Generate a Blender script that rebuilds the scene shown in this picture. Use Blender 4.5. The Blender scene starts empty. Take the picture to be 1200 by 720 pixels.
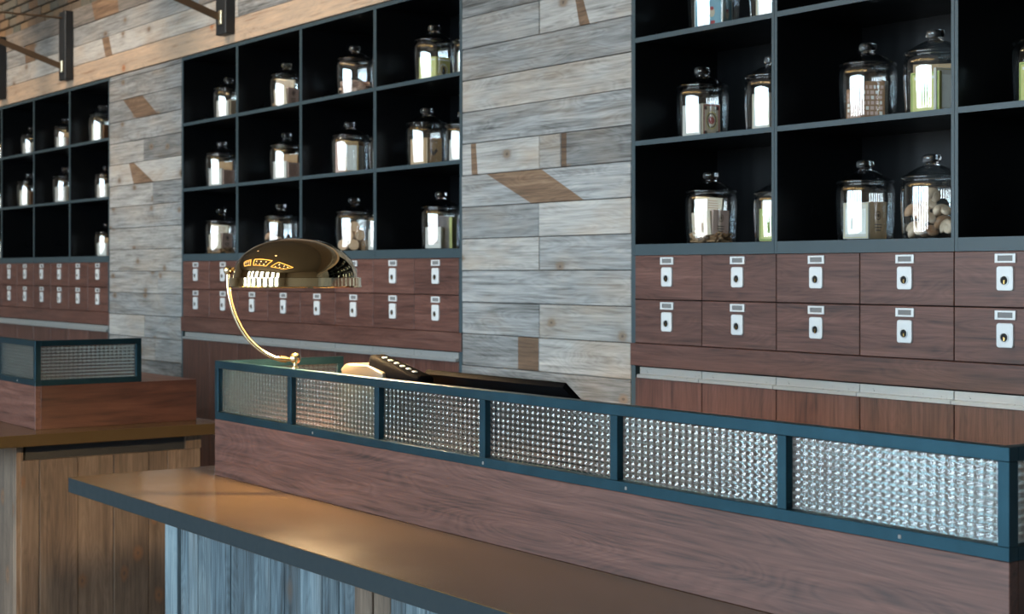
import bpy, bmesh, math, random
from mathutils import Vector, Matrix
R = math.radians
random.seed(11)
S = bpy.context.scene
COL = S.collection

# ------------------------------------------------------------------ camera
# photo: 1200x720, level camera, horizon at row 318, wall lines meet at (-704,318)
FPX, CX, HY, VX = 1805.0, 600.0, 318.0, -704.0
ang = math.atan((CX - VX) / FPX)                    # angle between view axis and -X
FW = Vector((-math.cos(ang), math.sin(ang), 0))
RT = Vector((math.sin(ang), math.cos(ang), 0))
EYE = 1.5
cam = bpy.data.cameras.new('camera')
cam.sensor_fit = 'HORIZONTAL'; cam.sensor_width = 36.0
cam.lens = FPX / 1200 * 36.0
cam.shift_y = -(360 - HY) / 1200
cam.clip_start = 0.05
cam.dof.use_dof = True; cam.dof.focus_distance = 3.2; cam.dof.aperture_fstop = 9.0
camo = bpy.data.objects.new('camera', cam); COL.objects.link(camo)
camo.location = (0, 0, EYE)
camo.rotation_euler = (R(90), 0, math.atan2(FW.y, FW.x) - R(90))
S.camera = camo

def ray(x):                                         # horizontal direction of a pixel column
    return FW * FPX + RT * (x - CX)
def onY(x, Y):                                      # X where column x meets the plane Y
    d = ray(x); return d.x / d.y * Y
def onX(x, X):                                      # Y where column x meets the plane X
    d = ray(x); return d.y / d.x * X
def zat(x, y, Y):                                   # height of pixel (x,y) on plane Y
    return EYE - (y - HY) * Y / ray(x).y

# ------------------------------------------------------------------ world, exposure
S.view_settings.view_transform = 'Standard'
S.view_settings.look = 'None'
S.view_settings.exposure = 0.45
S.view_settings.gamma = 1.0
S.view_settings.use_curve_mapping = False
S.cycles.use_denoising = True
S.cycles.max_bounces = 12
S.cycles.transparent_max_bounces = 24
S.cycles.sample_clamp_indirect = 10.0
w = bpy.data.worlds.new('sky'); S.world = w; w.use_nodes = True
nt = w.node_tree; nt.nodes.clear()
wo = nt.nodes.new('ShaderNodeOutputWorld'); bg = nt.nodes.new('ShaderNodeBackground')
tc = nt.nodes.new('ShaderNodeTexCoord'); sx = nt.nodes.new('ShaderNodeSeparateXYZ'); rp = nt.nodes.new('ShaderNodeValToRGB')
nt.links.new(tc.outputs['Generated'], sx.inputs[0]); nt.links.new(sx.outputs['Z'], rp.inputs[0])
rp.color_ramp.elements[0].position = 0.0; rp.color_ramp.elements[0].color = (0.40, 0.44, 0.46, 1)   # street and ground
rp.color_ramp.elements[1].position = 0.06; rp.color_ramp.elements[1].color = (0.64, 0.85, 1.0, 1)    # overcast sky
nt.links.new(rp.outputs[0], bg.inputs[0]); bg.inputs[1].default_value = 21.0
nt.links.new(bg.outputs[0], wo.inputs[0])

# ------------------------------------------------------------------ main measures (metres)
YW = 3.3                 # face of plank wall and shelving
PITCH = 0.652
MODS = {1: -8.504 - 4 * PITCH, 2: onY(213, YW), 3: onY(740, YW)}   # left edges
SH0, SH1, SH2, TOP = 1.588, 1.929, 2.268, 2.61
HEAD = 3.08
ROOM = (-13.2, 3.6, -5.4, 3.95, 4.4)
WINX = [(-8.6 + 1.5 * i, -7.75 + 1.5 * i) for i in range(7)]
WINZ = (0.30, 4.1)

# daylight portals in the real window openings of the front wall
for a, b in WINX:
    l = bpy.data.lights.new('window_daylight', 'AREA'); l.shape = 'RECTANGLE'
    l.size = b - a; l.size_y = WINZ[1] - WINZ[0]; l.cycles.is_portal = True
    o = bpy.data.objects.new('window_daylight', l); COL.objects.link(o)
    o.location = ((a + b) / 2, ROOM[2] - 0.12, sum(WINZ) / 2); o.rotation_euler = (R(90), 0, 0)

# ------------------------------------------------------------------ materials
def new_mat(name):
    m = bpy.data.materials.new(name); m.use_nodes = True
    n = m.node_tree.nodes; n.clear()
    out = n.new('ShaderNodeOutputMaterial')
    return m, m.node_tree, out
def principled(t, out, col=(.5, .5, .5), rough=.5, metal=0., spec=.5):
    p = t.nodes.new('ShaderNodeBsdfPrincipled')
    p.inputs['Base Color'].default_value = (*col, 1); p.inputs['Roughness'].default_value = rough
    p.inputs['Metallic'].default_value = metal; p.inputs['Specular IOR Level'].default_value = spec
    t.links.new(p.outputs[0], out.inputs[0]); return p
def math_node(t, op, a, b=None, clamp=False):
    m = t.nodes.new('ShaderNodeMath'); m.operation = op; m.use_clamp = clamp
    for i, v in enumerate((a, b)):
        if v is None: continue
        if isinstance(v, (int, float)): m.inputs[i].default_value = v
        else: t.links.new(v, m.inputs[i])
    return m.outputs[0]
def mixc(t, fac, a, b, blend='MIX'):
    m = t.nodes.new('ShaderNodeMix'); m.data_type = 'RGBA'; m.blend_type = blend
    if isinstance(fac, (int, float)): m.inputs[0].default_value = fac
    else: t.links.new(fac, m.inputs[0])
    for i, v in ((6, a), (7, b)):
        if isinstance(v, tuple): m.inputs[i].default_value = (*v, 1)
        else: t.links.new(v, m.inputs[i])
    return m.outputs[2]
def ramp(t, fac, stops):
    r = t.nodes.new('ShaderNodeValToRGB'); t.links.new(fac, r.inputs[0])
    e = r.color_ramp.elements
    while len(e) < len(stops): e.new(0.5)
    for el, (p, c) in zip(e, stops): el.position = p; el.color = (*c, 1)
    return r.outputs[0]
def noise(t, vec, scale, detail=4, rough=.6, dist=0.):
    n = t.nodes.new('ShaderNodeTexNoise'); n.inputs['Scale'].default_value = scale
    n.inputs['Detail'].default_value = detail; n.inputs['Roughness'].default_value = rough
    n.inputs['Distortion'].default_value = dist; t.links.new(vec, n.inputs['Vector'])
    return n.outputs['Fac']
def bump(t, h, strength, dist, p):
    b = t.nodes.new('ShaderNodeBump'); b.inputs['Strength'].default_value = strength; b.inputs['Distance'].default_value = dist
    t.links.new(h, b.inputs['Height']); t.links.new(b.outputs[0], p.inputs['Normal'])
def wood_coords(t, axis):
    """object coordinates shifted per object; the grain axis is made x"""
    tc = t.nodes.new('ShaderNodeTexCoord'); oi = t.nodes.new('ShaderNodeObjectInfo')
    s = t.nodes.new('ShaderNodeSeparateXYZ'); t.links.new(tc.outputs['Object'], s.inputs[0])
    off = math_node(t, 'MULTIPLY', oi.outputs['Random'], 71.0)
    order = {'X': (0, 1, 2), 'Y': (1, 0, 2), 'Z': (2, 1, 0)}[axis]
    c = t.nodes.new('ShaderNodeCombineXYZ')
    t.links.new(math_node(t, 'ADD', s.outputs[order[0]], off), c.inputs[0])
    t.links.new(math_node(t, 'ADD', s.outputs[order[1]], off), c.inputs[1])
    t.links.new(math_node(t, 'ADD', s.outputs[order[2]], math_node(t, 'MULTIPLY', oi.outputs['Random'], 13.0)), c.inputs[2])
    return c.outputs[0], oi.outputs['Random']
def mapped(t, vec, scale):
    m = t.nodes.new('ShaderNodeMapping'); m.inputs['Scale'].default_value = scale; t.links.new(vec, m.inputs[0]); return m.outputs[0]
def wood(name, stops, axis='X', rough=.6, tint=.5, knots=True, knotcol=(.17, .115, .075), band_w=.08, warm=0., stretch=14., bumps=.25, figure=3.0, spec=.5, vary=.55, coat=0.):
    m, t, out = new_mat(name)
    v, rnd = wood_coords(t, axis)
    p = principled(t, out, rough=rough, spec=spec)
    fine = noise(t, mapped(t, v, (2.2, stretch * 6, stretch * 6)), 1.5, 6, .7, .15)
    mid = noise(t, mapped(t, v, (1.2, stretch, stretch)), figure, 4, .6, .35)
    # cathedral figure: bands bent by a slow noise
    slow = noise(t, mapped(t, v, (.9, 6., 6.)), 1.2, 2, .45)
    band = math_node(t, 'FRACT', math_node(t, 'MULTIPLY', slow, 22.0))
    band = math_node(t, 'ABSOLUTE', math_node(t, 'SUBTRACT', math_node(t, 'MULTIPLY', band, 2.0), 1.0))
    f = math_node(t, 'ADD', math_node(t, 'MULTIPLY', fine, .56), math_node(t, 'MULTIPLY', mid, .38))
    f = math_node(t, 'ADD', f, math_node(t, 'MULTIPLY', band, band_w))
    f = math_node(t, 'ADD', f, math_node(t, 'MULTIPLY', math_node(t, 'SUBTRACT', rnd, .5), .18 * vary))
    line = t.nodes.new('ShaderNodeMapRange'); line.inputs[1].default_value = .72; line.inputs[2].default_value = 1.0; t.links.new(band, line.inputs[0])
    f = math_node(t, 'SUBTRACT', f, math_node(t, 'MULTIPLY', line.outputs[0], band_w * .9))
    c = ramp(t, f, stops)
    # patches of another tone (blotches along the grain)
    blotch = noise(t, mapped(t, v, (1.5, 4., 4.)), 1.7, 3, .55)
    c = mixc(t, math_node(t, 'MULTIPLY', math_node(t, 'SUBTRACT', blotch, .45, True), 1.6 * tint, True), c, stops[1][1])
    if warm:
        wp = noise(t, mapped(t, v, (1.1, 3., 3.)), 2.1, 3, .6)
        c = mixc(t, math_node(t, 'MULTIPLY', math_node(t, 'SUBTRACT', wp, .48, True), 3.2 * warm, True), c, mixc(t, f, (.10, .06, .035), (.55, .43, .31)))
    rnd2 = math_node(t, 'FRACT', math_node(t, 'MULTIPLY', rnd, 17.31))
    br = math_node(t, 'ADD', math_node(t, 'MULTIPLY', rnd2, vary * .7), 1.0 - vary * .35)
    hs = t.nodes.new('ShaderNodeHueSaturation'); t.links.new(br, hs.inputs['Value']); t.links.new(c, hs.inputs['Color'])
    c = hs.outputs[0]
    if knots:
        vo = t.nodes.new('ShaderNodeTexVoronoi'); vo.inputs['Scale'].default_value = 1.0; vo.voronoi_dimensions = '2D'
        sv = t.nodes.new('ShaderNodeSeparateXYZ'); t.links.new(v, sv.inputs[0]); cv = t.nodes.new('ShaderNodeCombineXYZ')
        t.links.new(math_node(t, 'MULTIPLY', sv.outputs[0], 3.0), cv.inputs[0])
        t.links.new(math_node(t, 'MULTIPLY', math_node(t, 'ADD', sv.outputs[1], sv.outputs[2]), 4.6), cv.inputs[1])
        t.links.new(cv.outputs[0], vo.inputs['Vector'])
        d = math_node(t, 'ADD', vo.outputs['Distance'], math_node(t, 'MULTIPLY', math_node(t, 'SUBTRACT', mid, .5), .12))
        k = t.nodes.new('ShaderNodeMapRange'); k.inputs[1].default_value = .10; k.inputs[2].default_value = .045
        t.links.new(d, k.inputs[0])
        sk = t.nodes.new('ShaderNodeSeparateColor'); t.links.new(vo.outputs['Color'], sk.inputs[0])
        on = math_node(t, 'GREATER_THAN', sk.outputs[0], .35)
        halo = t.nodes.new('ShaderNodeMapRange'); halo.inputs[1].default_value = .22; halo.inputs[2].default_value = .06; t.links.new(d, halo.inputs[0])
        c = mixc(t, math_node(t, 'MULTIPLY', math_node(t, 'MULTIPLY', halo.outputs[0], on), .35), c, tuple(q * .5 for q in stops[1][1]))
        c = mixc(t, math_node(t, 'MULTIPLY', math_node(t, 'MULTIPLY', k.outputs[0], on), .8), c, knotcol)
        k2 = t.nodes.new('ShaderNodeMapRange'); k2.inputs[1].default_value = .03; k2.inputs[2].default_value = .012
        t.links.new(d, k2.inputs[0])
        c = mixc(t, math_node(t, 'MULTIPLY', math_node(t, 'MULTIPLY', k2.outputs[0], on), .7), c, (.05, .035, .025))
    t.links.new(c, p.inputs['Base Color'])
    if coat: p.inputs['Coat Weight'].default_value = coat; p.inputs['Coat Roughness'].default_value = .25
    rr = math_node(t, 'ADD', math_node(t, 'MULTIPLY', fine, .25), rough - .12)
    t.links.new(rr, p.inputs['Roughness'])
    bump(t, math_node(t, 'ADD', fine, math_node(t, 'MULTIPLY', mid, .5)), bumps, .004, p)
    return m
def plain(name, col, rough=.5, metal=0., spec=.5, mottled=.0, scale=30., bumps=0.):
    m, t, out = new_mat(name); p = principled(t, out, col, rough, metal, spec)
    if mottled or bumps:
        tc = t.nodes.new('ShaderNodeTexCoord')
        n = noise(t, tc.outputs['Object'], scale, 4)
        if mottled:
            t.links.new(mixc(t, n, tuple(c * (1 - mottled) for c in col), tuple(min(1, c * (1 + mottled)) for c in col)), p.inputs['Base Color'])
            t.links.new(math_node(t, 'ADD', math_node(t, 'MULTIPLY', n, .15), rough - .075), p.inputs['Roughness'])
        if bumps: bump(t, n, bumps, .003, p)
    return m
def emit(name, col, strength):
    m, t, out = new_mat(name); e = t.nodes.new('ShaderNodeEmission')
    e.inputs[0].default_value = (*col, 1); e.inputs[1].default_value = strength; t.links.new(e.outputs[0], out.inputs[0]); return m
def thin_glass(name, tint=(.93, .97, .98), base=.17, edge=.35):
    m, t, out = new_mat(name)
    lw = t.nodes.new('ShaderNodeLayerWeight'); lw.inputs[0].default_value = .5
    f5 = math_node(t, 'POWER', lw.outputs['Facing'], 4.0)
    fac = math_node(t, 'ADD', math_node(t, 'MULTIPLY', f5, 1 - base), base, True)
    tr = t.nodes.new('ShaderNodeBsdfTransparent'); gl = t.nodes.new('ShaderNodeBsdfGlossy'); gl.inputs['Roughness'].default_value = .03; gl.inputs['Color'].default_value = (1, 1, 1, 1)
    t.links.new(mixc(t, math_node(t, 'POWER', lw.outputs['Facing'], 3.0), tint, tuple(c * edge for c in tint)), tr.inputs[0])
    mx = t.nodes.new('ShaderNodeMixShader'); t.links.new(fac, mx.inputs[0]); t.links.new(tr.outputs[0], mx.inputs[1]); t.links.new(gl.outputs[0], mx.inputs[2])
    t.links.new(mx.outputs[0], out.inputs[0]); return m

GREY = [(.33, (.040, .040, .038)), (.45, (.150, .153, .153)), (.56, (.255, .262, .265)), (.70, (.38, .375, .36))]
GREYL = [(.33, (.10, .096, .088)), (.45, (.255, .25, .24)), (.56, (.36, .352, .338)), (.70, (.48, .46, .425))]
BROWNST = [(.33, (.04, .024, .014)), (.45, (.105, .063, .038)), (.56, (.165, .103, .063)), (.70, (.26, .18, .12))]
M = {}
M['plank'] = wood('weathered_grey_wood', GREY, 'X', .75, .5, warm=.45)
M['plank_dark'] = wood('dark_weathered_wood', [(p, (c[0] * .62, c[1] * .55, c[2] * .50)) for p, c in GREY], 'X', .75, .5, warm=.6)
M['plank_light'] = wood('pale_grey_wood', GREYL, 'X', .75, .4, warm=.7, vary=.4)
M['plank_brown'] = wood('brown_stained_wood', BROWNST, 'X', .8, .4, knots=False)
M['plank_orange'] = wood('warm_pine_wood', [(.33, (.25, .125, .06)), (.44, (.40, .31, .235)), (.55, (.53, .37, .25)), (.70, (.58, .48, .40))], 'X', .7, .9, knotcol=(.38, .13, .04), vary=.45)
M['plank_v'] = wood('weathered_brown_board', [(.25, (.025, .017, .011)), (.45, (.080, .052, .034)), (.6, (.135, .092, .063)), (.8, (.21, .15, .105))], 'Z', .75, .4, knotcol=(.13, .06, .025), warm=.2)
M['plank_vb'] = wood('blue_grey_board', [(.34, (.010, .016, .020)), (.44, (.038, .058, .072)), (.55, (.078, .112, .132)), (.70, (.19, .235, .25))], 'Z', .75, .25, knotcol=(.05, .04, .035), vary=.8, warm=.12)
M['plank_vp'] = wood('pale_corner_board', [(.3, (.035, .055, .07)), (.45, (.085, .12, .14)), (.56, (.13, .175, .195)), (.7, (.20, .24, .25))], 'Z', .75, .3)
WAL = [(.33, (.019, .007, .005)), (.45, (.070, .027, .020)), (.55, (.105, .044, .033)), (.70, (.160, .076, .058))]
M['walnut'] = wood('walnut_veneer', WAL, 'X', .45, .25, knots=False, stretch=15, bumps=.08, vary=.35, spec=.5, band_w=.10, warm=0.)
M['walnut_v'] = wood('walnut_veneer_upright', [(p, tuple(c * .85 for c in k)) for p, k in WAL], 'Z', .42, .4, knots=False, stretch=13, bumps=.06, vary=.25, spec=.5)
M['walnut_y'] = wood('walnut_veneer_shaded_end', [(p, (c[0] * .62, c[1] * .48, c[2] * .36)) for p, c in WAL], 'Y', .42, .4, knots=False, stretch=7, bumps=.06, vary=.2, spec=.6)  # same walnut, shade on the end faces put into the colour
M['shelf_paint'] = plain('blue_black_shelf_paint', (.031, .053, .065), .45, mottled=.15, scale=8)
M['shelf_inside'] = plain('black_shelf_lining', (.0028, .0034, .0042), .30, spec=.22, mottled=.2, scale=6)
M['steel'] = plain('blue_painted_steel', (.0135, .041, .058), .44, .85, .4, mottled=.35, scale=14, bumps=.03)
M['top'] = plain('bronze_brown_worktop', (.050, .032, .014), .20, .0, .6, mottled=.12, scale=5)
M['top_edge'] = plain('sky_tinted_worktop_edge', (.005, .013, .018), .55, spec=.3, mottled=.2, scale=40)  # same brown worktop, blue sky reflection put into the front edge colour
M['alu'] = plain('brushed_aluminium', (.42, .45, .46), .30, .6, mottled=.06, scale=60)
M['nickel'] = plain('satin_white_nickel', (.60, .62, .63), .5, .15, .4)
M['brass'] = plain('polished_brass', (.75, .50, .20), .18, 1.)
M['bronze'] = plain('smoked_mirror_bronze', (.42, .31, .17), .04, 1.)
M['rim'] = plain('polished_nickel_brass', (.80, .66, .42), .06, 1.)
M['black'] = plain('matt_black_metal', (.012, .014, .017), .5, mottled=.15)
M['dark'] = plain('dark_void', (.004, .004, .004), .8)
M['bracket_bar'] = plain('aged_bronze_bar', (.10, .065, .04), .5, .4, mottled=.2)
M['bolt'] = plain('bare_bolt_metal', (.7, .6, .42), .3, .9)
M['plastic'] = plain('black_plastic', (.004, .004, .0045), .6, spec=.05, mottled=.1)
M['plastic'].node_tree.nodes['Principled BSDF'].inputs['IOR'].default_value = 1.10
M['phone_shell'] = plain('dark_taupe_plastic', (.085, .065, .042), .4, mottled=.08)
M['key'] = plain('pale_grey_key', (.75, .75, .72), .4)
M['jar_glass'] = thin_glass('clear_jar_glass')
M['lid_glass'] = thin_glass('clear_lid_glass', (.92, .95, .96), .07, .45)
M['knob_glass'] = plain('solid_knob_glass', (.95, .97, .98), .02)
M['knob_glass'].node_tree.nodes['Principled BSDF'].inputs['Transmission Weight'].default_value = 1.0
M['plaster'] = plain('warm_plaster', (.42, .39, .35), .9, mottled=.05, scale=3)
M['ceiling'] = plain('taupe_ceiling_paint', (.26, .22, .18), .9, mottled=.1, scale=3)
M['floor'] = plain('sealed_concrete', (.16, .15, .14), .45, mottled=.2, scale=2)
M['mortar'] = plain('grey_mortar', (.10, .095, .08), .9, mottled=.2)
M['card'] = plain('grey_card', (.16, .16, .16), .7)
M['winframe'] = plain('black_window_frame', (.02, .02, .022), .5)

def glass_pane_mat():
    m, t, out = new_mat('square_ribbed_glass')
    g = t.nodes.new('ShaderNodeBsdfRefraction'); g.inputs['Color'].default_value = (.80, .93, .95, 1)
    g.inputs['Roughness'].default_value = .03; g.inputs['IOR'].default_value = 1.5
    gl = t.nodes.new('ShaderNodeBsdfGlossy'); gl.inputs['Roughness'].default_value = .05
    fr = t.nodes.new('ShaderNodeFresnel'); fr.inputs[0].default_value = 1.5
    mx = t.nodes.new('ShaderNodeMixShader'); t.links.new(math_node(t, 'ADD', fr.outputs[0], .07, True), mx.inputs[0])
    t.links.new(g.outputs[0], mx.inputs[1]); t.links.new(gl.outputs[0], mx.inputs[2])
    tl = t.nodes.new('ShaderNodeBsdfTranslucent'); tl.inputs[0].default_value = (.9, .92, .9, 1)
    df = t.nodes.new('ShaderNodeBsdfDiffuse'); df.inputs[0].default_value = (.8, .84, .84, 1)
    ms = t.nodes.new('ShaderNodeMixShader'); ms.inputs[0].default_value = .3; t.links.new(tl.outputs[0], ms.inputs[1]); t.links.new(df.outputs[0], ms.inputs[2])
    m2 = t.nodes.new('ShaderNodeMixShader'); m2.inputs[0].default_value = .03; t.links.new(mx.outputs[0], m2.inputs[1]); t.links.new(ms.outputs[0], m2.inputs[2])
    t.links.new(m2.outputs[0], out.inputs[0]); return m
M['pane'] = glass_pane_mat()

def brick_mat():
    m, t, out = new_mat('mossy_brown_brick'); p = principled(t, out, rough=.85)
    tc = t.nodes.new('ShaderNodeTexCoord'); oi = t.nodes.new('ShaderNodeObjectInfo')
    c = ramp(t, oi.outputs['Random'], [(0., (.045, .065, .06)), (.3, (.12, .06, .028)), (.55, (.06, .08, .075)), (.8, (.20, .11, .045)), (1., (.04, .07, .08))])
    n = noise(t, tc.outputs['Object'], 22, 4)
    t.links.new(mixc(t, math_node(t, 'MULTIPLY', n, .5), c, (.15, .12, .09)), p.inputs['Base Color'])
    bump(t, n, .5, .006, p); return m
M['brick'] = brick_mat()

# ------------------------------------------------------------------ mesh helpers
def mesh_obj(name, me, parent=None, loc=(0, 0, 0), mats=None):
    o = bpy.data.objects.new(name, me); COL.objects.link(o); o.location = loc
    if parent is not None: o.parent = parent
    if mats is not None and not me.materials:
        for m in (mats if isinstance(mats, (list, tuple)) else [mats]): me.materials.append(M[m] if isinstance(m, str) else m)
    return o
_boxes = {}
def box_mesh(sx, sy, sz, mat, bev=0.):
    key = (round(sx, 4), round(sy, 4), round(sz, 4), mat, bev)
    if key in _boxes: return _boxes[key]
    bm = bmesh.new(); bmesh.ops.create_cube(bm, size=1.0)
    bmesh.ops.scale(bm, vec=(sx, sy, sz), verts=bm.verts)
    if bev: bmesh.ops.bevel(bm, geom=bm.edges[:], offset=min(bev, min(sx, sy, sz) * .45), segments=1, profile=.5, affect='EDGES')
    me = bpy.data.meshes.new('box'); bm.to_mesh(me); bm.free(); me.materials.append(M[mat]); _boxes[key] = me
    return me
def box(name, x0, x1, y0, y1, z0, z1, mat, parent=None, bev=0., org=(0, 0, 0)):
    """axis-aligned box between world limits; parent sits unrotated at org"""
    me = box_mesh(abs(x1 - x0), abs(y1 - y0), abs(z1 - z0), mat, bev)
    return mesh_obj(name, me, parent, ((x0 + x1) / 2 - org[0], (y0 + y1) / 2 - org[1], (z0 + z1) / 2 - org[2]))
def from_bm(name, bm, mats, parent=None, loc=(0, 0, 0), smooth=False, sharp=None):
    me = bpy.data.meshes.new(name); bmesh.ops.recalc_face_normals(bm, faces=bm.faces[:]); bm.to_mesh(me); bm.free()
    for p in me.polygons: p.use_smooth = smooth
    if smooth and sharp: me.set_sharp_from_angle(angle=R(sharp))
    return mesh_obj(name, me, parent, loc, mats)
def lathe_bm(prof, seg=32, cap=True):
    bm = bmesh.new(); rings = []
    for r, z in prof:
        if r < 1e-5: rings.append([bm.verts.new((0, 0, z))])
        else: rings.append([bm.verts.new((r * math.cos(2 * math.pi * i / seg), r * math.sin(2 * math.pi * i / seg), z)) for i in range(seg)])
    for a, b in zip(rings, rings[1:]):
        for i in range(seg):
            j = (i + 1) % seg
            if len(a) == 1 and len(b) == 1: continue
            if len(a) == 1: bm.faces.new((a[0], b[i], b[j]))
            elif len(b) == 1: bm.faces.new((a[i], a[j], b[0]))
            else: bm.faces.new((a[i], a[j], b[j], b[i]))
    return bm
def tube_bm(pts, rad, seg=12, bm=None):
    bm = bm or bmesh.new(); pts = [Vector(p) for p in pts]; rings = []
    rad = rad if isinstance(rad, (list, tuple)) else [rad] * len(pts)
    t0 = (pts[1] - pts[0]).normalized(); up = Vector((0, 0, 1)) if abs(t0.z) < .9 else Vector((1, 0, 0))
    n = t0.cross(up).normalized()
    for i, p in enumerate(pts):
        t = (pts[min(i + 1, len(pts) - 1)] - pts[max(i - 1, 0)]).normalized()
        n = (n - t * n.dot(t)).normalized(); b = t.cross(n)
        rings.append([bm.verts.new(p + (n * math.cos(2 * math.pi * k / seg) + b * math.sin(2 * math.pi * k / seg)) * rad[i]) for k in range(seg)])
    for a, b in zip(rings, rings[1:]):
        for k in range(seg): bm.faces.new((a[k], a[(k + 1) % seg], b[(k + 1) % seg], b[k]))
    bm.faces.new(rings[0][::-1]); bm.faces.new(rings[-1]); return bm
def spline(P, n=8):
    P = [Vector(p) for p in P]; out = []
    Q = [P[0] * 2 - P[1]] + P + [P[-1] * 2 - P[-2]]
    for i in range(1, len(Q) - 2):
        for k in range(n):
            t = k / n; a, b, c, d = Q[i - 1:i + 3]
            out.append(.5 * (2 * b + (c - a) * t + (2 * a - 5 * b + 4 * c - d) * t * t + (3 * b - a - 3 * c + d) * t ** 3))
    out.append(P[-1]); return out
def prism_bm(poly, d0, d1, plane='XZ'):
    bm = bmesh.new()
    f = {'XZ': lambda u, v, d: (u, d, v), 'YZ': lambda u, v, d: (d, u, v), 'XY': lambda u, v, d: (u, v, d)}[plane]
    a = [bm.verts.new(f(u, v, d0)) for u, v in poly]; b = [bm.verts.new(f(u, v, d1)) for u, v in poly]
    bm.faces.new(a); bm.faces.new(b[::-1])
    for i in range(len(poly)): bm.faces.new((a[i], b[i], b[(i + 1) % len(poly)], a[(i + 1) % len(poly)]))
    return bm
def tag(o, label, cat, group=None):
    o['label'] = label; o['category'] = cat
    if group: o['group'] = group
    return o
def thing(name, label, cat, loc=(0, 0, 0), group=None, rz=0.):
    o = bpy.data.objects.new(name, None); COL.objects.link(o); o.location = loc; o.rotation_euler.z = rz
    o.empty_display_size = .05
    return tag(o, label, cat, group)
def structure(o): o['kind'] = 'structure'; return o

# ------------------------------------------------------------------ room shell
X0, X1, Y0, Y1, ZC = ROOM
structure(box('floor', X0 - .2, X1 + .2, Y0 - .3, Y1 + .2, -.1, 0, 'floor'))
structure(box('ceiling', X0 - .2, X1 + .2, Y0 - .3, Y1 + .2, ZC, ZC + .1, 'ceiling'))
structure(box('wall_left', X0 - .2, X0, Y0 - .3, Y1 + .2, 0, ZC, 'plaster'))
structure(box('wall_right', X1, X1 + .2, Y0 - .3, Y1 + .2, 0, ZC, 'ceiling'))
bm = bmesh.new()
def addbox(bm, x0, x1, y0, y1, z0, z1):
    r = bmesh.ops.create_cube(bm, size=1.)
    bmesh.ops.scale(bm, vec=(x1 - x0, y1 - y0, z1 - z0), verts=r['verts'])
    bmesh.ops.translate(bm, vec=((x0 + x1) / 2, (y0 + y1) / 2, (z0 + z1) / 2), verts=r['verts'])
addbox(bm, X0, X1, Y0 - .2, Y0, 0, WINZ[0]); addbox(bm, X0, X1, Y0 - .2, Y0, WINZ[1], ZC)
xs = [X0] + [v for ab in WINX for v in ab] + [X1]
for a, b in zip(xs[::2], xs[1::2]): addbox(bm, a, b, Y0 - .2, Y0, WINZ[0], WINZ[1])
structure(from_bm('wall_front', bm, 'plaster'))
for i, (a, b) in enumerate(WINX):
    bm = bmesh.new(); y0, y1 = Y0 - .14, Y0 - .08
    addbox(bm, a, a + .05, y0, y1, *WINZ); addbox(bm, b - .05, b, y0, y1, *WINZ)
    addbox(bm, a + .05, b - .05, y0, y1, WINZ[0], WINZ[0] + .06); addbox(bm, a + .05, b - .05, y0, y1, WINZ[1] - .06, WINZ[1])
    addbox(bm, (a + b) / 2 - .02, (a + b) / 2 + .02, y0, y1, WINZ[0] + .06, WINZ[1] - .06)
    addbox(bm, a + .05, b - .05, y0, y1, 2.75, 2.80)
    structure(from_bm('window_%d' % (i + 1), bm, 'winframe'))

# back wall: pillars between the shelving, header above, solid wall behind
PIL = [(X0, MODS[1]), (MODS[1] + 4 * PITCH, MODS[2]), (MODS[2] + 4 * PITCH, MODS[3]), (MODS[3] + 4 * PITCH, X1)]
YB = YW + .022
bm = bmesh.new()
for a, b in PIL: addbox(bm, a + .004, b - .004, YB, YW + .42, 0, TOP)
addbox(bm, X0, X1, YB, YW + .42, TOP + .004, HEAD - .01)
addbox(bm, X0, X1, YW + .42, Y1, 0, HEAD - .01)
wall = structure(from_bm('wall_back', bm, 'dark'))

def plank(xa, xb, za, zb, mat, parent, cuts=(), proud=0.):
    """one board of the wall face; cuts = [(bottom x, top x, bottom x, top x, material)] slanted stains"""
    g = .0012; xa += g; xb -= g; za += g; zb -= g
    cx, cz = (xa + xb) / 2, (za + zb) / 2; yf = YW - proud; yb = YB
    bm = bmesh.new(); mats = [mat]
    edges = [(xa, xa, 0)]
    for (b0, t0, b1, t1, mm) in cuts:
        if mm not in mats: mats.append(mm)
        edges += [(b0, t0, mats.index(mm)), (b1, t1, 0)]
    edges.append((xb, xb, 0))
    V = lambda x, y, z: bm.verts.new((x - cx, y - yf, z - cz))
    e = .002
    fr = [(V(min(max(b, xa + e), xb - e), yf, za + e), V(min(max(t, xa + e), xb - e), yf, zb - e)) for b, t, _ in edges]
    md = [(V(min(max(b, xa), xb), yf + e, za), V(min(max(t, xa), xb), yf + e, zb)) for b, t, _ in edges]
    bk = [(V(min(max(b, xa), xb), yb, za), V(min(max(t, xa), xb), yb, zb)) for b, t, _ in edges]
    for i in range(len(edges) - 1):
        mi = edges[i][2]
        for q in ((fr[i][0], fr[i + 1][0], fr[i + 1][1], fr[i][1]), (md[i][0], md[i + 1][0], fr[i + 1][0], fr[i][0]),
                  (fr[i][1], fr[i + 1][1], md[i + 1][1], md[i][1]), (bk[i][0], bk[i + 1][0], md[i + 1][0], md[i][0]),
                  (md[i][1], md[i + 1][1], bk[i + 1][1], bk[i][1])):
            bm.faces.new(q).material_index = mi
    for L, Rr, flip in ((fr[0], md[0], 0), (md[0], bk[0], 0), (fr[-1], md[-1], 1), (md[-1], bk[-1], 1)):
        bm.faces.new((L[0], L[1], Rr[1], Rr[0]) if not flip else (L[0], Rr[0], Rr[1], L[1])).material_index = edges[0][2] if not flip else edges[-2][2]
    me = bpy.data.meshes.new('plank'); bm.to_mesh(me); bm.free()
    return mesh_obj('plank', me, parent, (cx, yf, cz), mats)

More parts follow.
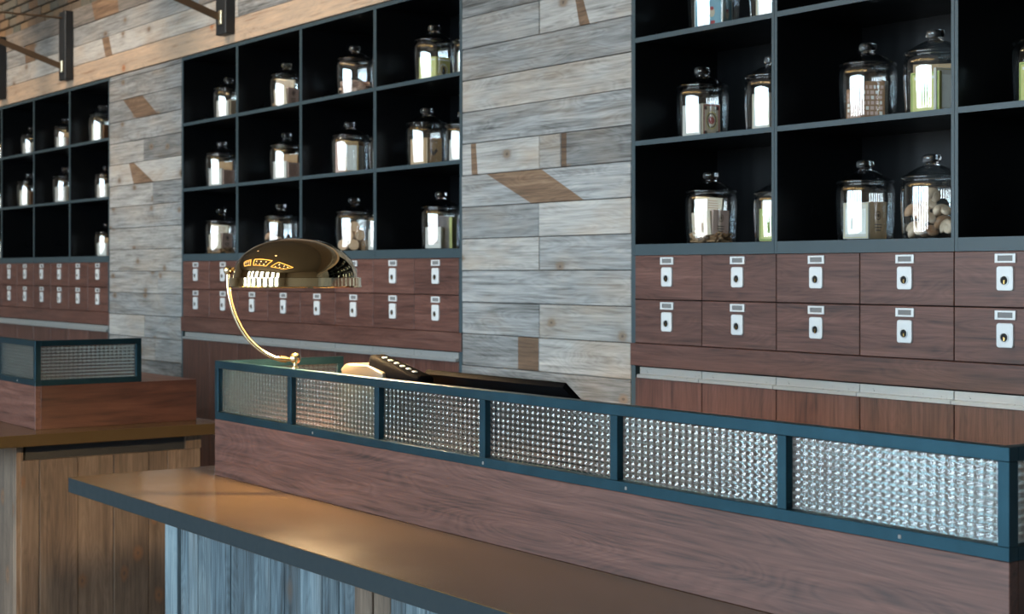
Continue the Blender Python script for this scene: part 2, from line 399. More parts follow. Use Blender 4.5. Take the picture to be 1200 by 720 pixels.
PW = 0.1205
def rows(z0, z1, ref):
    k = math.floor((z0 - ref) / PW); out = []
    while ref + k * PW < z1 - 1e-4:
        a, b = max(z0, ref + k * PW), min(z1, ref + (k + 1) * PW)
        if b - a > .02: out.append((a, b))
        k += 1
    return out
rnd = random.Random(5)
# the pillar between the middle and the right shelving, as photographed
pa, pb = PIL[2]; J = onY(632, YW)
for i, (a, b) in enumerate(rows(0, TOP, 1.503)):
    zc = (a + b) / 2; n = round((a - 1.503) / PW)
    xx = lambda px: onY(px, YW)
    if n == 7: segs = [(pa, J, 'plank', []), (J, pb, 'plank_light', [(xx(679), xx(673), xx(691), xx(681), 'plank_brown')])]
    elif n == 6: segs = [(pa, pb, 'plank', [])]
    elif n == 5: segs = [(pa, pb, 'plank_light', [])]
    elif n == 4: segs = [(pa, pb, 'plank', [])]
    elif n == 3: segs = [(pa, J, 'plank_light', [(xx(553), xx(552), xx(560), xx(558), 'plank_brown')]), (J, xx(657), 'plank_light', []), (xx(657), pb, 'plank', [(xx(658), xx(658), xx(664), xx(664), 'plank_brown')])]
    elif n == 2: segs = [(pa, pb, 'plank', [(xx(622), xx(572), xx(684), xx(636), 'plank_brown')])]
    elif n == 0: segs = [(pa, J, 'plank_light', []), (J, pb, 'plank', [])]
    elif n == -3: segs = [(pa, J, 'plank', [(xx(607), xx(607), xx(631), xx(631), 'plank_brown')]), (J, pb, 'plank_light', [])]
    else:
        segs = [(pa, pb, rnd.choice(['plank', 'plank', 'plank_light']), [])] if rnd.random() < .6 else [(pa, J, 'plank', []), (J, pb, 'plank_light', [])]
    for s0, s1, mm, cuts in segs: plank(s0, s1, a, b, mm, wall, cuts, rnd.uniform(0, .0035))
# the other pillars
for pi in (0, 1, 3):
    pa, pb = PIL[pi]
    for a, b in rows(0, TOP, 1.50):
        n = round((a - 1.50) / PW); cuts = []
        if pi == 1 and n == 7: cuts = [(onY(160, YW), onY(145, YW), onY(185, YW), onY(168, YW), 'plank_brown')]
        if pi == 1 and n == 4: cuts = [(onY(157, YW), onY(152, YW), onY(180, YW), onY(158, YW), 'plank_brown')]
        L = pb - pa; br = [pa, pb]
        x = pa + rnd.uniform(.35, 1.4)
        while x < pb - .3:
            br.insert(-1, x); x += rnd.uniform(.9, 2.0)
        if cuts: br = [pa, pb]
        for s0, s1 in zip(br, br[1:]): plank(s0, s1, a, b, rnd.choice(['plank', 'plank', 'plank', 'plank_light']), wall, cuts, rnd.uniform(0, .0035))
# header above the shelving: a warm pine course, then grey courses
hz = [TOP + .004, TOP + .125, TOP + .24, TOP + .355, HEAD]
stains = {1: [(124, 120, 132, 128)], 2: [(30, 29, 42, 40)], 3: [(112, 108, 140, 138)]}
for k in range(4):
    x = X0 + rnd.uniform(.5, 1.5); br = [X0]
    while x < X1 - .4: br.append(x); x += rnd.uniform(1.3, 2.8)
    for q in stains.get(k, []): br = [v for v in br if not onY(q[0], YW) - .35 < v < onY(q[3], YW) + .25]
    br.append(X1)
    for s0, s1 in zip(br, br[1:]):
        zm = (hz[k] + hz[k + 1]) / 2; cuts = []
        for q in stains.get(k, []):
            q = [onY(v, YW) for v in q]
            if s0 + .05 < min(q) and max(q) < s1 - .05: cuts.append((*q, 'plank_brown'))
        mm = 'plank_orange' if k == 0 else rnd.choice(['plank', 'plank_dark', 'plank', 'plank_light', 'plank_dark'])
        plank(s0, s1, hz[k], hz[k + 1], mm, wall, cuts, rnd.uniform(0, .004))
# brick wall above the boards
upper = structure(box('wall_upper', X0, X1, YW + .06, Y1, HEAD, ZC, 'mortar'))
uo = upper.location
bme = box_mesh(.150, .05, .052, 'brick', .006)
rest = bmesh.new()
for r in range(21):
    x = X0 + .09 + (.080 if r % 2 else 0)
    while x < X1 - .09:
        y, z = YW + .05 + random.uniform(-.004, .004), HEAD + .030 + r * .061
        if r < 7 and -12.0 < x < -8.0: mesh_obj('brick', bme, upper, (x - uo.x, y - uo.y, z - uo.z))   # the courses the photo shows
        else: addbox(rest, x - .075 - uo.x, x + .075 - uo.x, y - .025 - uo.y, y + .025 - uo.y, z - .026 - uo.z, z + .026 - uo.z)
        x += .160
bw = from_bm('brickwork', rest, 'brick', upper); bw['kind'] = 'stuff'

# ------------------------------------------------------------------ shelving units, one per column
NAMES = {1: 'far left shelving', 2: 'middle shelving', 3: 'right shelving'}
ORD = ['first', 'second', 'third', 'fourth']
def side(bm_x): pass
T = .011
def shelf_unit(mod, c):
    x0 = MODS[mod] + c * PITCH; x1 = x0 + PITCH
    yb = YW + .38
    t = thing('shelf_unit', 'black open shelf column with blue-grey edges, %s from the left in the %s' % (ORD[c], NAMES[mod]), 'shelf unit', (x0, YW, 1.552), 'open shelf columns')
    o = (x0, YW, 1.552); g = .0008
    tl = .018 if c == 0 else T; tr = .018 if c == 3 else T
    for a, b in ((x0 + g, x0 + tl), (x1 - tr, x1 - g)):
        sp = box('side_panel', a, b, YW + .003, yb, 1.552, TOP, 'shelf_inside', t, 0, o)
        box('edge_band', a, b, YW, YW + .003, 1.552, TOP, 'shelf_paint', sp, 0, tuple(Vector(o) + sp.location))
    for z, th, nm in ((SH0, .036, 'bottom_board'), (SH1, .016, 'shelf'), (SH2, .016, 'shelf'), (TOP, .016, 'top_board')):
        sh = box(nm, x0 + tl, x1 - tr, YW + .003, yb - .01, z - th, z, 'shelf_inside', t, 0, o)
        box('edge_band', x0 + tl, x1 - tr, YW + .0005, YW + .003, z - th, z, 'shelf_paint', sh, 0, tuple(Vector(o) + sh.location))
    box('back_panel', x0 + tl, x1 - tr, yb - .01, yb, 1.552, TOP, 'shelf_inside', t, 0, o)
for mod in (1, 2, 3):
    for c in range(4): shelf_unit(mod, c)

# ------------------------------------------------------------------ drawer cabinets
def holder_mesh():
    bm = bmesh.new(); w2, h2, fr = .031, .0115, .0045
    addbox(bm, -w2, w2, -.004, 0, h2 - fr, h2); addbox(bm, -w2, w2, -.004, 0, -h2, -h2 + fr)
    addbox(bm, -w2, -w2 + fr + .004, -.004, 0, -h2 + fr, h2 - fr); addbox(bm, w2 - fr - .004, w2, -.004, 0, -h2 + fr, h2 - fr)
    me = bpy.data.meshes.new('label_holder'); bm.to_mesh(me); bm.free(); me.materials.append(M['nickel']); return me
def plate_mesh():
    bm = bmesh.new(); addbox(bm, -.025, .025, -.006, 0, -.031, .031)
    ve = [e for e in bm.edges if abs(e.verts[0].co.y - e.verts[1].co.y) > .004]
    bmesh.ops.bevel(bm, geom=ve, offset=.007, segments=4, profile=.5, affect='EDGES')
    fe = [e for e in bm.edges if e.verts[0].co.y < -.005 and e.verts[1].co.y < -.005]
    bmesh.ops.bevel(bm, geom=fe, offset=.0018, segments=2, profile=.5, affect='EDGES')
    me = bpy.data.meshes.new('lock_plate'); bm.to_mesh(me); bm.free(); me.materials.append(M['nickel'])
    return me
def lock_mesh():
    bm = lathe_bm([(.0, .000), (.0130, .000), (.0130, .0025), (.0110, .003), (.0106, .0008), (0, .0008)], 20)
    bmesh.ops.rotate(bm, cent=(0, 0, 0), matrix=Matrix.Rotation(R(90), 3, 'X'), verts=bm.verts)
    for f in bm.faces:
        c = f.calc_center_median()
        f.material_index = 1 if (c.x ** 2 + c.z ** 2) ** .5 < .0104 else 0
    addbox(bm, -.0022, .0022, -.0026, -.0006, -.0085, .001)
    for f in bm.faces[-6:]: f.material_index = 2
    bmesh.ops.recalc_face_normals(bm, faces=bm.faces[:])
    me = bpy.data.meshes.new('lock_cylinder'); bm.to_mesh(me); bm.free()
    for m in ('nickel', 'dark', 'brass'): me.materials.append(M[m])
    return me
HM, PM, LM = holder_mesh(), plate_mesh(), lock_mesh()
CM = box_mesh(.046, .001, .013, 'card')
def pull_mesh(wd):
    bm = prism_bm([(0, .0), (-.006, .0), (-.006, -.022), (-.020, -.024), (-.020, -.034), (0, -.034)], -wd / 2, wd / 2, 'YZ')
    # flat lip that is proud and the recessed web under it
    me = bpy.data.meshes.new('pull'); bmesh.ops.recalc_face_normals(bm, faces=bm.faces[:]); bm.to_mesh(me); bm.free(); me.materials.append(M['alu']); return me
def cabinet(mod):
    x0 = MODS[mod]; x1 = x0 + 4 * PITCH
    o = (x0, YW, 0)
    lab = {1: 'long walnut drawer cabinet with locks under the far left shelving', 2: 'long walnut drawer cabinet with locks behind the brass lamp', 3: 'long walnut drawer cabinet with locks under the right shelving'}[mod]
    t = thing('drawer_cabinet', lab, 'cabinet', o, 'walnut drawer cabinets')
    yb = YW + .40
    box('carcass', x0 + .02, x1 - .02, YW + .03, yb, 0, 1.55, 'dark', t, 0, o)
    for a, b in ((x0, x0 + .020), (x1 - .020, x1)): box('side_panel', a, b, YW, yb, 0, 1.551, 'shelf_paint', t, 0, o)
    box('rail', x0, x1, YW - .006, YW + .02, 1.190, 1.2635, 'walnut', t, .0015, o)
    box('plinth', x0 + .02, x1 - .02, YW + .02, YW + .03, 0, .1, 'dark', t, 0, o)
    wd = (x1 - x0 - .04) / 8
    pm, pm0 = pull_mesh(wd - .003), pull_mesh(wd - .027)
    for i in range(8):
        a = x0 + .02 + i * wd; cx = a + wd / 2
        for z0, z1 in ((1.409, 1.5505), (1.2655, 1.406)):
            d = box('drawer', a + .0015, a + wd - .0015, YW - .002, YW + .028, z0, z1, 'walnut', t, .001, o)
            dl = Vector(o) + d.location; yf = YW - .002
            for nm, me, z in (('label_holder', HM, z1 - .0175), ('label_card', CM, z1 - .0175), ('lock_plate', PM, z1 - .069), ('lock_cylinder', LM, z1 - .074)):
                yy = yf - (.0058 if nm == 'lock_cylinder' else .0008 if nm == 'label_card' else 0)
                mesh_obj(nm, me, d, (cx - dl.x, yy - dl.y, z - dl.z))
        dr = box('door', a + .0015, a + wd - .0015, YW - .002, YW + .028, .10, 1.150, 'walnut_v', t, .001, o)
        dl = Vector(o) + dr.location
        mesh_obj('pull', pm if i else pm0, dr, (cx + (0 if i else .012) - dl.x, YW + .004 - dl.y, 1.186 - dl.z))
for mod in (1, 2, 3): cabinet(mod)

# ------------------------------------------------------------------ counters
ZT, ZP, ZF = .95, 1.101, 1.2585       # worktop, top of walnut riser, top of glass screen
YS, YM, YE = 1.785, 2.172, 2.385      # screen front, screen end, back of riser
XL, XR = onY(251.7, YS), onY(1183, YS)
XE = -5.29                            # right end of the far counter's screen
LEN = XR - XL
def pane_mesh(wd, ht, nx, nz):
    """pressed glass: rows of pillowed squares on the front, flat back (front at -y)"""
    n = 6; bm = bmesh.new(); NX, NZ = nx * n, nz * n; amp = .0020
    g = []
    for j in range(NZ + 1):
        row = []
        for i in range(NX + 1):
            u = (i % n) / n * 2 - 1 if i % n else -1; v = (j % n) / n * 2 - 1 if j % n else -1
            hgt = amp * (1 - abs(u) ** 2.2) * (1 - abs(v) ** 2.2)
            row.append(bm.verts.new((-wd / 2 + wd * i / NX, -.003 - hgt, -ht / 2 + ht * j / NZ)))
        g.append(row)
    for j in range(NZ):
        for i in range(NX): bm.faces.new((g[j][i], g[j][i + 1], g[j + 1][i + 1], g[j + 1][i])).smooth = True
    c = [bm.verts.new((sx * wd / 2, .003, sz * ht / 2)) for sx, sz in ((-1, -1), (1, -1), (1, 1), (-1, 1))]
    bm.faces.new(c[::-1])
    bm.faces.new([g[0][i] for i in range(NX, -1, -1)] + [c[0], c[1]])
    bm.faces.new([g[NZ][i] for i in range(NX + 1)] + [c[2], c[3]])
    bm.faces.new([g[j][0] for j in range(NZ + 1)] + [c[3], c[0]])
    bm.faces.new([g[j][NX] for j in range(NZ, -1, -1)] + [c[1], c[2]])
    me = bpy.data.meshes.new('pane'); bm.to_mesh(me); bm.free(); me.materials.append(M['pane']); return me
BAR = .020
PWD = (LEN - 7 * BAR) / 6
FPANE = pane_mesh(PWD - .001, ZF - ZP - 2 * BAR - .001, 24, 10)
EPANE = pane_mesh(YM - YS - 2 * BAR - .001, ZF - ZP - 2 * BAR - .001, 22, 10)
def screen(xa, lab, with_left):
    xb = xa + LEN; o = (xa, YS, ZP)
    t = thing('counter_screen', lab, 'glass screen', o, 'framed glass screens on the counters')
    b = .0008
    box('bottom_rail', xa, xb, YS, YS + BAR, ZP, ZP + BAR, 'steel', t, b, o)
    box('top_rail', xa, xb, YS, YS + BAR, ZF - BAR, ZF, 'steel', t, b, o)
    for i in range(7):
        x = xa + i * (PWD + BAR)
        box('stile', x, x + BAR, YS, YS + BAR, ZP + BAR, ZF - BAR, 'steel', t, b, o)
        if i < 6: mesh_obj('pane', FPANE, t, (x + BAR + PWD / 2 - xa, .0165, (ZF - ZP) / 2))
    ends = [(xb - BAR, xb, R(90), xb - .0165)] + ([(xa, xa + BAR, R(-90), xa + .0165)] if with_left else [])
    for x0, x1, rz, xp in ends:
        box('end_rail', x0, x1, YS + BAR, YM, ZP, ZP + BAR, 'steel', t, b, o)
        box('end_rail', x0, x1, YS + BAR, YM, ZF - BAR, ZF, 'steel', t, b, o)
        box('stile', x0, x1, YM - BAR, YM, ZP + BAR, ZF - BAR, 'steel', t, b, o)
        p = mesh_obj('pane', EPANE, t, (xp - xa, (YS + YM) / 2 - YS, (ZF - ZP) / 2)); p.rotation_euler.z = rz
    scr = box_mesh(.006, .002, .006, 'card', .001)
    for x in (xa + .55, xa + 1.27, xa + 1.72, xb - .19): mesh_obj('screw', scr, t, (x - xa, -.0004, .009))
    return t
def riser(xa, lab):
    o = (xa, YS, ZT); t = thing('riser_box', lab, 'riser', o, 'walnut riser boxes on the counters')
    box('front_board', xa, xa + LEN, YS, YS + .02, ZT, ZP, 'walnut', t, .001, o)
    box('back_board', xa + .02, xa + LEN - .02, YE - .02, YE, ZT, ZP - .001, 'walnut', t, .001, o)
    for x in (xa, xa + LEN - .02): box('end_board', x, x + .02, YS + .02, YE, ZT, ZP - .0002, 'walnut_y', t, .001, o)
    box('top_board', xa + .02, xa + LEN - .02, YS + .02, YE - .02, ZP - .018, ZP - .0004, 'walnut', t, 0, o)
def worktop(xa, xb, lab):
    me = bpy.data.meshes.new('worktop'); bm = bmesh.new()
    addbox(bm, xa, xb, 1.447, 2.43, ZT - .04, ZT)
    bmesh.ops.bevel(bm, geom=bm.edges[:], offset=.0012, segments=1, profile=.5, affect='EDGES')
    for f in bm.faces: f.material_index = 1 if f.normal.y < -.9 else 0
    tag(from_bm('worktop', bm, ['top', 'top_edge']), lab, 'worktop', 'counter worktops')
def counter(xa, xb, lab, front_px, end_planks, matf, mate):
    yf, yb = 1.70, 2.37; o = (xa, yf, 0)
    t = thing('shop_counter', lab, 'counter', o, 'board-clad counters')
    box('core', xa + .02, xb - .02, yf + .02, yb - .002, 0, ZT - .0405, 'dark', t, 0, o)
    rr = random.Random(int(-xa * 100))
    for i, (a, b, mm, pr) in enumerate(front_px):
        if b > xb: b = xb
        box('plank', a + .0012, b - .0012, yf - pr, yf + .02, .06, ZT - .0405, mm, t, .0015, o)
    for a, b, mm in end_planks:
        box('plank', xb - .02, xb + rr.uniform(0, .004), a + .001, b - .001, .06, ZT - .095, mm, t, .0015, o)
    if end_planks: box('shade_strip', xb - .019, xb - .012, yf + .03, yb - .06, ZT - .095, ZT - .0405, 'black', t, 0, o); box('post', xb - .018, xb + .002, yb - .06, yb, ZT - .094, ZT - .0405, 'plank_v', t, 0, o)  # black strip stands in for the shade below the worktop
    box('toe_board', xa + .03, xb - .03, yf + .03, yf + .04, 0, .06, 'black', t, 0, o)
# main counter
worktop(onY(80, 1.447), XR + .2, 'bronze-brown worktop with sky-tinted front edge below the brass lamp')
riser(XL, 'walnut riser box under the near glass screen with the lamp')
SCR = screen(XL, 'blue steel screen of six square-ribbed glass panes carrying the brass lamp', True)
xa = onY(195.5, 1.70); fp = [(xa, onY(210, 1.70), 'plank_vp', .006)]
px = [212.5, 221, 232, 248, 271, 296, 318, 334, 353, 378, 397.5, 417, 438, 458, 476, 500]
for a, b in zip(px, px[1:]):
    fp.append((onY(a, 1.70), onY(b, 1.70), 'plank_v' if a in (417, 438) else 'plank_vb', random.uniform(0, .005)))
x = fp[-1][1]
while x < XR + .08:
    wd = random.uniform(.07, .14); fp.append((x, min(x + wd, XR + .1), random.choice(['plank_vb', 'plank_vb', 'plank_v']), random.uniform(0, .005))); x += wd
counter(xa, XR + .1, 'counter clad in blue-grey weathered boards below the bronze worktop', fp, [], 'plank_vb', 'plank_vb')
# far counter
FX = XE - LEN
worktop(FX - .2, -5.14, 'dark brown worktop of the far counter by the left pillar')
riser(FX, 'walnut riser box on the far counter with an end board darkened as shade')
screen(FX, 'blue steel screen of ribbed glass panes on the far counter', False)
XB = -5.218; bp = [24, 46, 91, 133, 174, 196, 234.5]
ends = [(onX(a, XB), onX(b, XB), 'plank_v') for a, b in zip(bp, bp[1:])]
fp = []; x = FX - .05
while x < XB - .02:
    wd = random.uniform(.09, .15); fp.append((x, min(x + wd, XB), 'plank_v', random.uniform(0, .005))); x += wd
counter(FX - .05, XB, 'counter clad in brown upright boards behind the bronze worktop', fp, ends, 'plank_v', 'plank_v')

# ------------------------------------------------------------------ brass desk lamp
LX, LY = onY(346, YS + .01), YS + .01
kz = LY / ray(346).y                                  # metres per pixel there
def lp(x, y): return (-(RT * ((346 - x) * kz)).x, -(RT * ((346 - x) * kz)).y, EYE - (y - HY) * kz - ZF)
lamp = thing('desk_lamp', 'brass desk lamp with a mirror-polished dome shade on a curved arm', 'lamp', (LX, LY, ZF))
from_bm('base', lathe_bm([(0, 0), (.0085, 0), (.0085, .004), (.0045, .008), (.0045, .022), (0, .022)], 20), 'rim', lamp, smooth=True, sharp=40)
pz = lp(346, 420)[2]
bm = bmesh.new(); bmesh.ops.create_uvsphere(bm, u_segments=20, v_segments=12, radius=.0145)
from_bm('ball_joint', bm, 'rim', lamp, (0, 0, pz), smooth=True)
A = [lp(*q) for q in ((343, 421), (330, 421.5), (318, 418), (304, 409.5), (290, 396), (279, 378), (271.5, 358), (268, 338), (267.5, 318))]
arm = from_bm('arm', tube_bm(spline(A, 6), .0056, 12), 'rim', lamp, smooth=True)
from_bm('sleeve', tube_bm([lp(336, 421.6), lp(329, 421)], .0082, 14), 'rim', lamp, smooth=True, sharp=40)
j = lp(267.5, 317)
bm = bmesh.new(); bmesh.ops.create_uvsphere(bm, u_segments=16, v_segments=10, radius=.0115)
from_bm('elbow_joint', bm, 'rim', lamp, j, smooth=True)
from_bm('elbow_arm', tube_bm([j, lp(277, 315.5), lp(284, 315)], [.0062, .005, .0065], 12), 'brass', lamp, smooth=True, sharp=40)
zr, zt = EYE - (337 - HY) * kz - ZF, EYE - (279 - HY) * kz - ZF
RS = 77 * kz; bh = .024
prof = [(RS, zr), (RS + .0015, zr + .002), (RS, zr + .004), (RS - .0005, zr + bh), (RS - .010, zr + bh + .001)]
n = 18; rb = RS - .010; z0 = zr + bh + .001
prof += [(rb * math.cos(k / n * math.pi / 2) ** .92, z0 + (zt - z0) * math.sin(k / n * math.pi / 2)) for k in range(1, n)] + [(0, zt)]
bm = lathe_bm(prof, 64)
for f in bm.faces: f.material_index = 1 if f.calc_center_median().z < zr + bh else 0
sh = from_bm('shade', bm, ['bronze', 'rim'], lamp, smooth=True, sharp=30)
prof = [(r - .003 if r > .004 else 0, z - .0025 if i > 2 else z) for i, (r, z) in enumerate(prof)]
M['shade_in'] = plain('cream_enamel', (.72, .62, .46), .5)
from_bm('shade_lining', lathe_bm(prof, 48), 'shade_in', sh, smooth=True)
bm = bmesh.new(); bmesh.ops.create_uvsphere(bm, u_segments=16, v_segments=10, radius=.022)
bulb = from_bm('bulb', bm, emit('warm_bulb', (1., .68, .35), 4800.), lamp, (0, 0, zr + .040), smooth=True)
from_bm('socket', lathe_bm([(0, 0), (.014, 0), (.014, .035), (0, .035)], 16), 'brass', lamp, (0, 0, zr + .058), smooth=True, sharp=40)

# ------------------------------------------------------------------ desk phone
PX, PY = onY(436, 1.90), 1.90
ph = thing('desk_phone', 'dark desk phone with raised handset behind the glass screen', 'phone', (PX, PY, ZP))
zb = lambda x, y: zat(x, y, 1.90) - ZP
hx = lambda x: onY(x, 1.90) - PX
bm = prism_bm([(hx(416), 0), (hx(470), 0), (hx(470), zb(470, 436)), (hx(452), zb(452, 428)), (hx(428), zb(428, 425)), (hx(424), zb(424, 426)), (hx(418), zb(418, 433)), (hx(423), zb(423, 436))], -.05, .06)
bmesh.ops.bevel(bm, geom=bm.edges[:], offset=.006, segments=2, profile=.5, affect='EDGES')
from_bm('base', bm, 'phone_shell', ph, smooth=True, sharp=35)
a = Vector((hx(449), -.02, zb(449, 424))); b = Vector((hx(506), -.015, zb(506, 452)))
ax = (b - a).normalized(); up = Vector((0, 0, 1)) - ax * ax.z; up.normalize(); sd = up.cross(ax)
bm = bmesh.new(); addbox(bm, 0, (b - a).length, -.024, .024, -.021, .021)
bmesh.ops.bevel(bm, geom=bm.edges[:], offset=.011, segments=3, profile=.5, affect='EDGES')
hs = from_bm('handset', bm, 'plastic', ph, a, smooth=True, sharp=40)
hs.rotation_euler = Matrix((ax, sd, up)).transposed().to_euler()
km = box_mesh(.009, .012, .004, 'key', .0015)
for k in range(6):
    for q in (-1,): mesh_obj('key', km, hs, (.045 + k * .026, .006 * q, .0215))
cr = prism_bm([(hx(472), 0), (hx(497), 0), (hx(495), zb(495, 456)), (hx(474), zb(474, 442))], -.030, .03)
from_bm('cradle', cr, 'plastic', ph)

# ------------------------------------------------------------------ tilted monitor
MX0, MX1 = onY(496, 1.95), onY(659, 1.95); mz = zat(659, 445, 1.95)
mon = thing('touch_monitor', 'black tilted monitor seen from behind, beside the phone', 'monitor', ((MX0 + MX1) / 2, 2.03, ZP))
hw = (MX1 - MX0) / 2
def pt(d, n): # along the slope downwards / normal to it
    c = math.cos(R(42)); s = math.sin(R(42)); return (1.95 - 2.03 + d * c + n * s, mz - .017 - ZP - d * s + n * c)
bm = prism_bm([pt(0, 0), pt(.225, 0)] + [pt(.225, .015), pt(0, .015)], -hw, hw, 'YZ')
bmesh.ops.bevel(bm, geom=bm.edges[:], offset=.003, segments=2, profile=.5, affect='EDGES')
from_bm('housing', bm, 'plastic', mon, smooth=True, sharp=35)
bm = prism_bm([pt(.012, .0152), pt(.213, .0152), pt(.213, .0162), pt(.012, .0162)], -hw + .012, hw - .012, 'YZ')
M['screen_off'] = plain('dark_screen_glass', (.006, .007, .008), .08)
from_bm('display', bm, 'screen_off', mon)
bm = prism_bm([(-.03, 0), (.09, 0), (.09, .006), (.045, .012), (.035, .075), (.012, .095), (.02, .012), (-.03, .006)], -.07, .07, 'YZ')
from_bm('stand', bm, 'plastic', mon)

# ------------------------------------------------------------------ wall brackets
def bracket(px, wall_x, lab):
    t = thing('wall_bracket', lab, 'bracket', (wall_x, YW, 2.655), 'black wall brackets above the shelving')
    o = (wall_x, YW, 2.655)
    box('back_plate', wall_x - .055, wall_x + .055, YW - .055, YW - .0045, 2.655, 3.07, 'black', t, .003, o)
    yr = YW - .055; ze = 3.03 - 2.655; zs = 2.735 - 2.655; reach = .90
    from_bm('rod', tube_bm([(0, -.055, ze), (0, -.055 - reach, ze)], .006, 8), 'bracket_bar', t, smooth=True, sharp=40)
    v = Vector((0, -reach, ze - zs)); L = v.length; bm = bmesh.new(); addbox(bm, -.006, .006, 0, L, -.017, .017)
    br = from_bm('brace', bm, 'bracket_bar', t, (.0, -.050, zs)); br.rotation_euler.x = -math.atan2(ze - zs, reach)
    br.rotation_euler = (math.pi - math.atan2(ze - zs, reach), 0, 0)
    bb = box_mesh(.03, .012, .07, 'bolt', .003)
    mesh_obj('bolt_plate', bb, t, (.012, -.061, zs))
    from_bm('end_pin', tube_bm([(-.02, -.05 - reach, ze), (.02, -.05 - reach, ze)], .012, 10), 'black', t, smooth=True, sharp=40)
bracket(5, onY(5, YW), 'black wall bracket at the left edge of the frame')
bracket(83, onY(83, YW), 'black wall bracket with bronze brace over the far left shelving')
bracket(272, onY(270.5, YW), 'black wall bracket over the middle shelving, cut by the top of the frame')

# ------------------------------------------------------------------ glass jars and what is in them
H0, R0 = .233, .084
BODY = [(0, .004), (.060, .003), (.074, .0), (.0785, .006), (.080, .02), (.0825, .06), (.084, .10), (.084, .140), (.0825, .151), (.078, .158), (.0755, .162)]
LID = [(.073, .160), (.0765, .163), (.082, .165), (.083, .169), (.082, .173), (.076, .1755), (.070, .178), (.055, .188), (.036, .198), (.021, .204)]
KNOB = [(0, .204), (.021, .204), (.0155, .207), (.0155, .210), (.023, .213), (.0255, .218), (.0255, .2255), (.0225, .231), (.015, .2335), (0, .234)]
def lmesh(name, prof, mat, seg=40):
    bm = lathe_bm(prof, seg); bmesh.ops.recalc_face_normals(bm, faces=bm.faces[:])
    me = bpy.data.meshes.new(name); bm.to_mesh(me); bm.free()
    for p in me.polygons: p.use_smooth = True
    me.materials.append(M[mat]); return me
JB, JL, JK = lmesh('jar_body', BODY, 'jar_glass'), lmesh('lid', LID, 'lid_glass'), lmesh('knob', KNOB, 'knob_glass', 24)

def col(name, c, rough=.6, mottled=.12): 
    if name not in M: M[name] = plain(name, c, rough, mottled=mottled, scale=45)
    return name
col('paper_white', (.60, .575, .53)); col('paper_cream', (.62, .52, .39)); col('paper_tan', (.52, .36, .21)); col('paper_kraft', (.46, .29, .15))
col('paper_brown', (.30, .16, .085)); col('paper_pink', (.62, .44, .38)); col('paper_lilac', (.55, .48, .50)); col('paper_blue', (.22, .42, .52))
col('paper_green', (.36, .44, .07)); col('paper_yellow', (.62, .60, .22)); col('print_red', (.40, .04, .05)); col('print_dark', (.07, .055, .05))
col('print_gold', (.60, .50, .22)); col('print_green', (.17, .30, .05)); col('print_white', (.82, .82, .78)); col('print_brown', (.33, .13, .08))
M['shell'] = plain('cream_shell', (.68, .52, .38), .35, mottled=.45, scale=18)
M['shell_tan'] = plain('tan_shell', (.50, .30, .18), .35, mottled=.45, scale=18)
M['cork'] = plain('cut_wood_round', (.62, .40, .24), .7, mottled=.2, scale=40)
M['straw'] = plain('shredded_kraft', (.42, .25, .13), .8, mottled=.4, scale=60)
M['chip'] = plain('pale_pink_chip', (.66, .46, .36), .7, mottled=.3, scale=40)

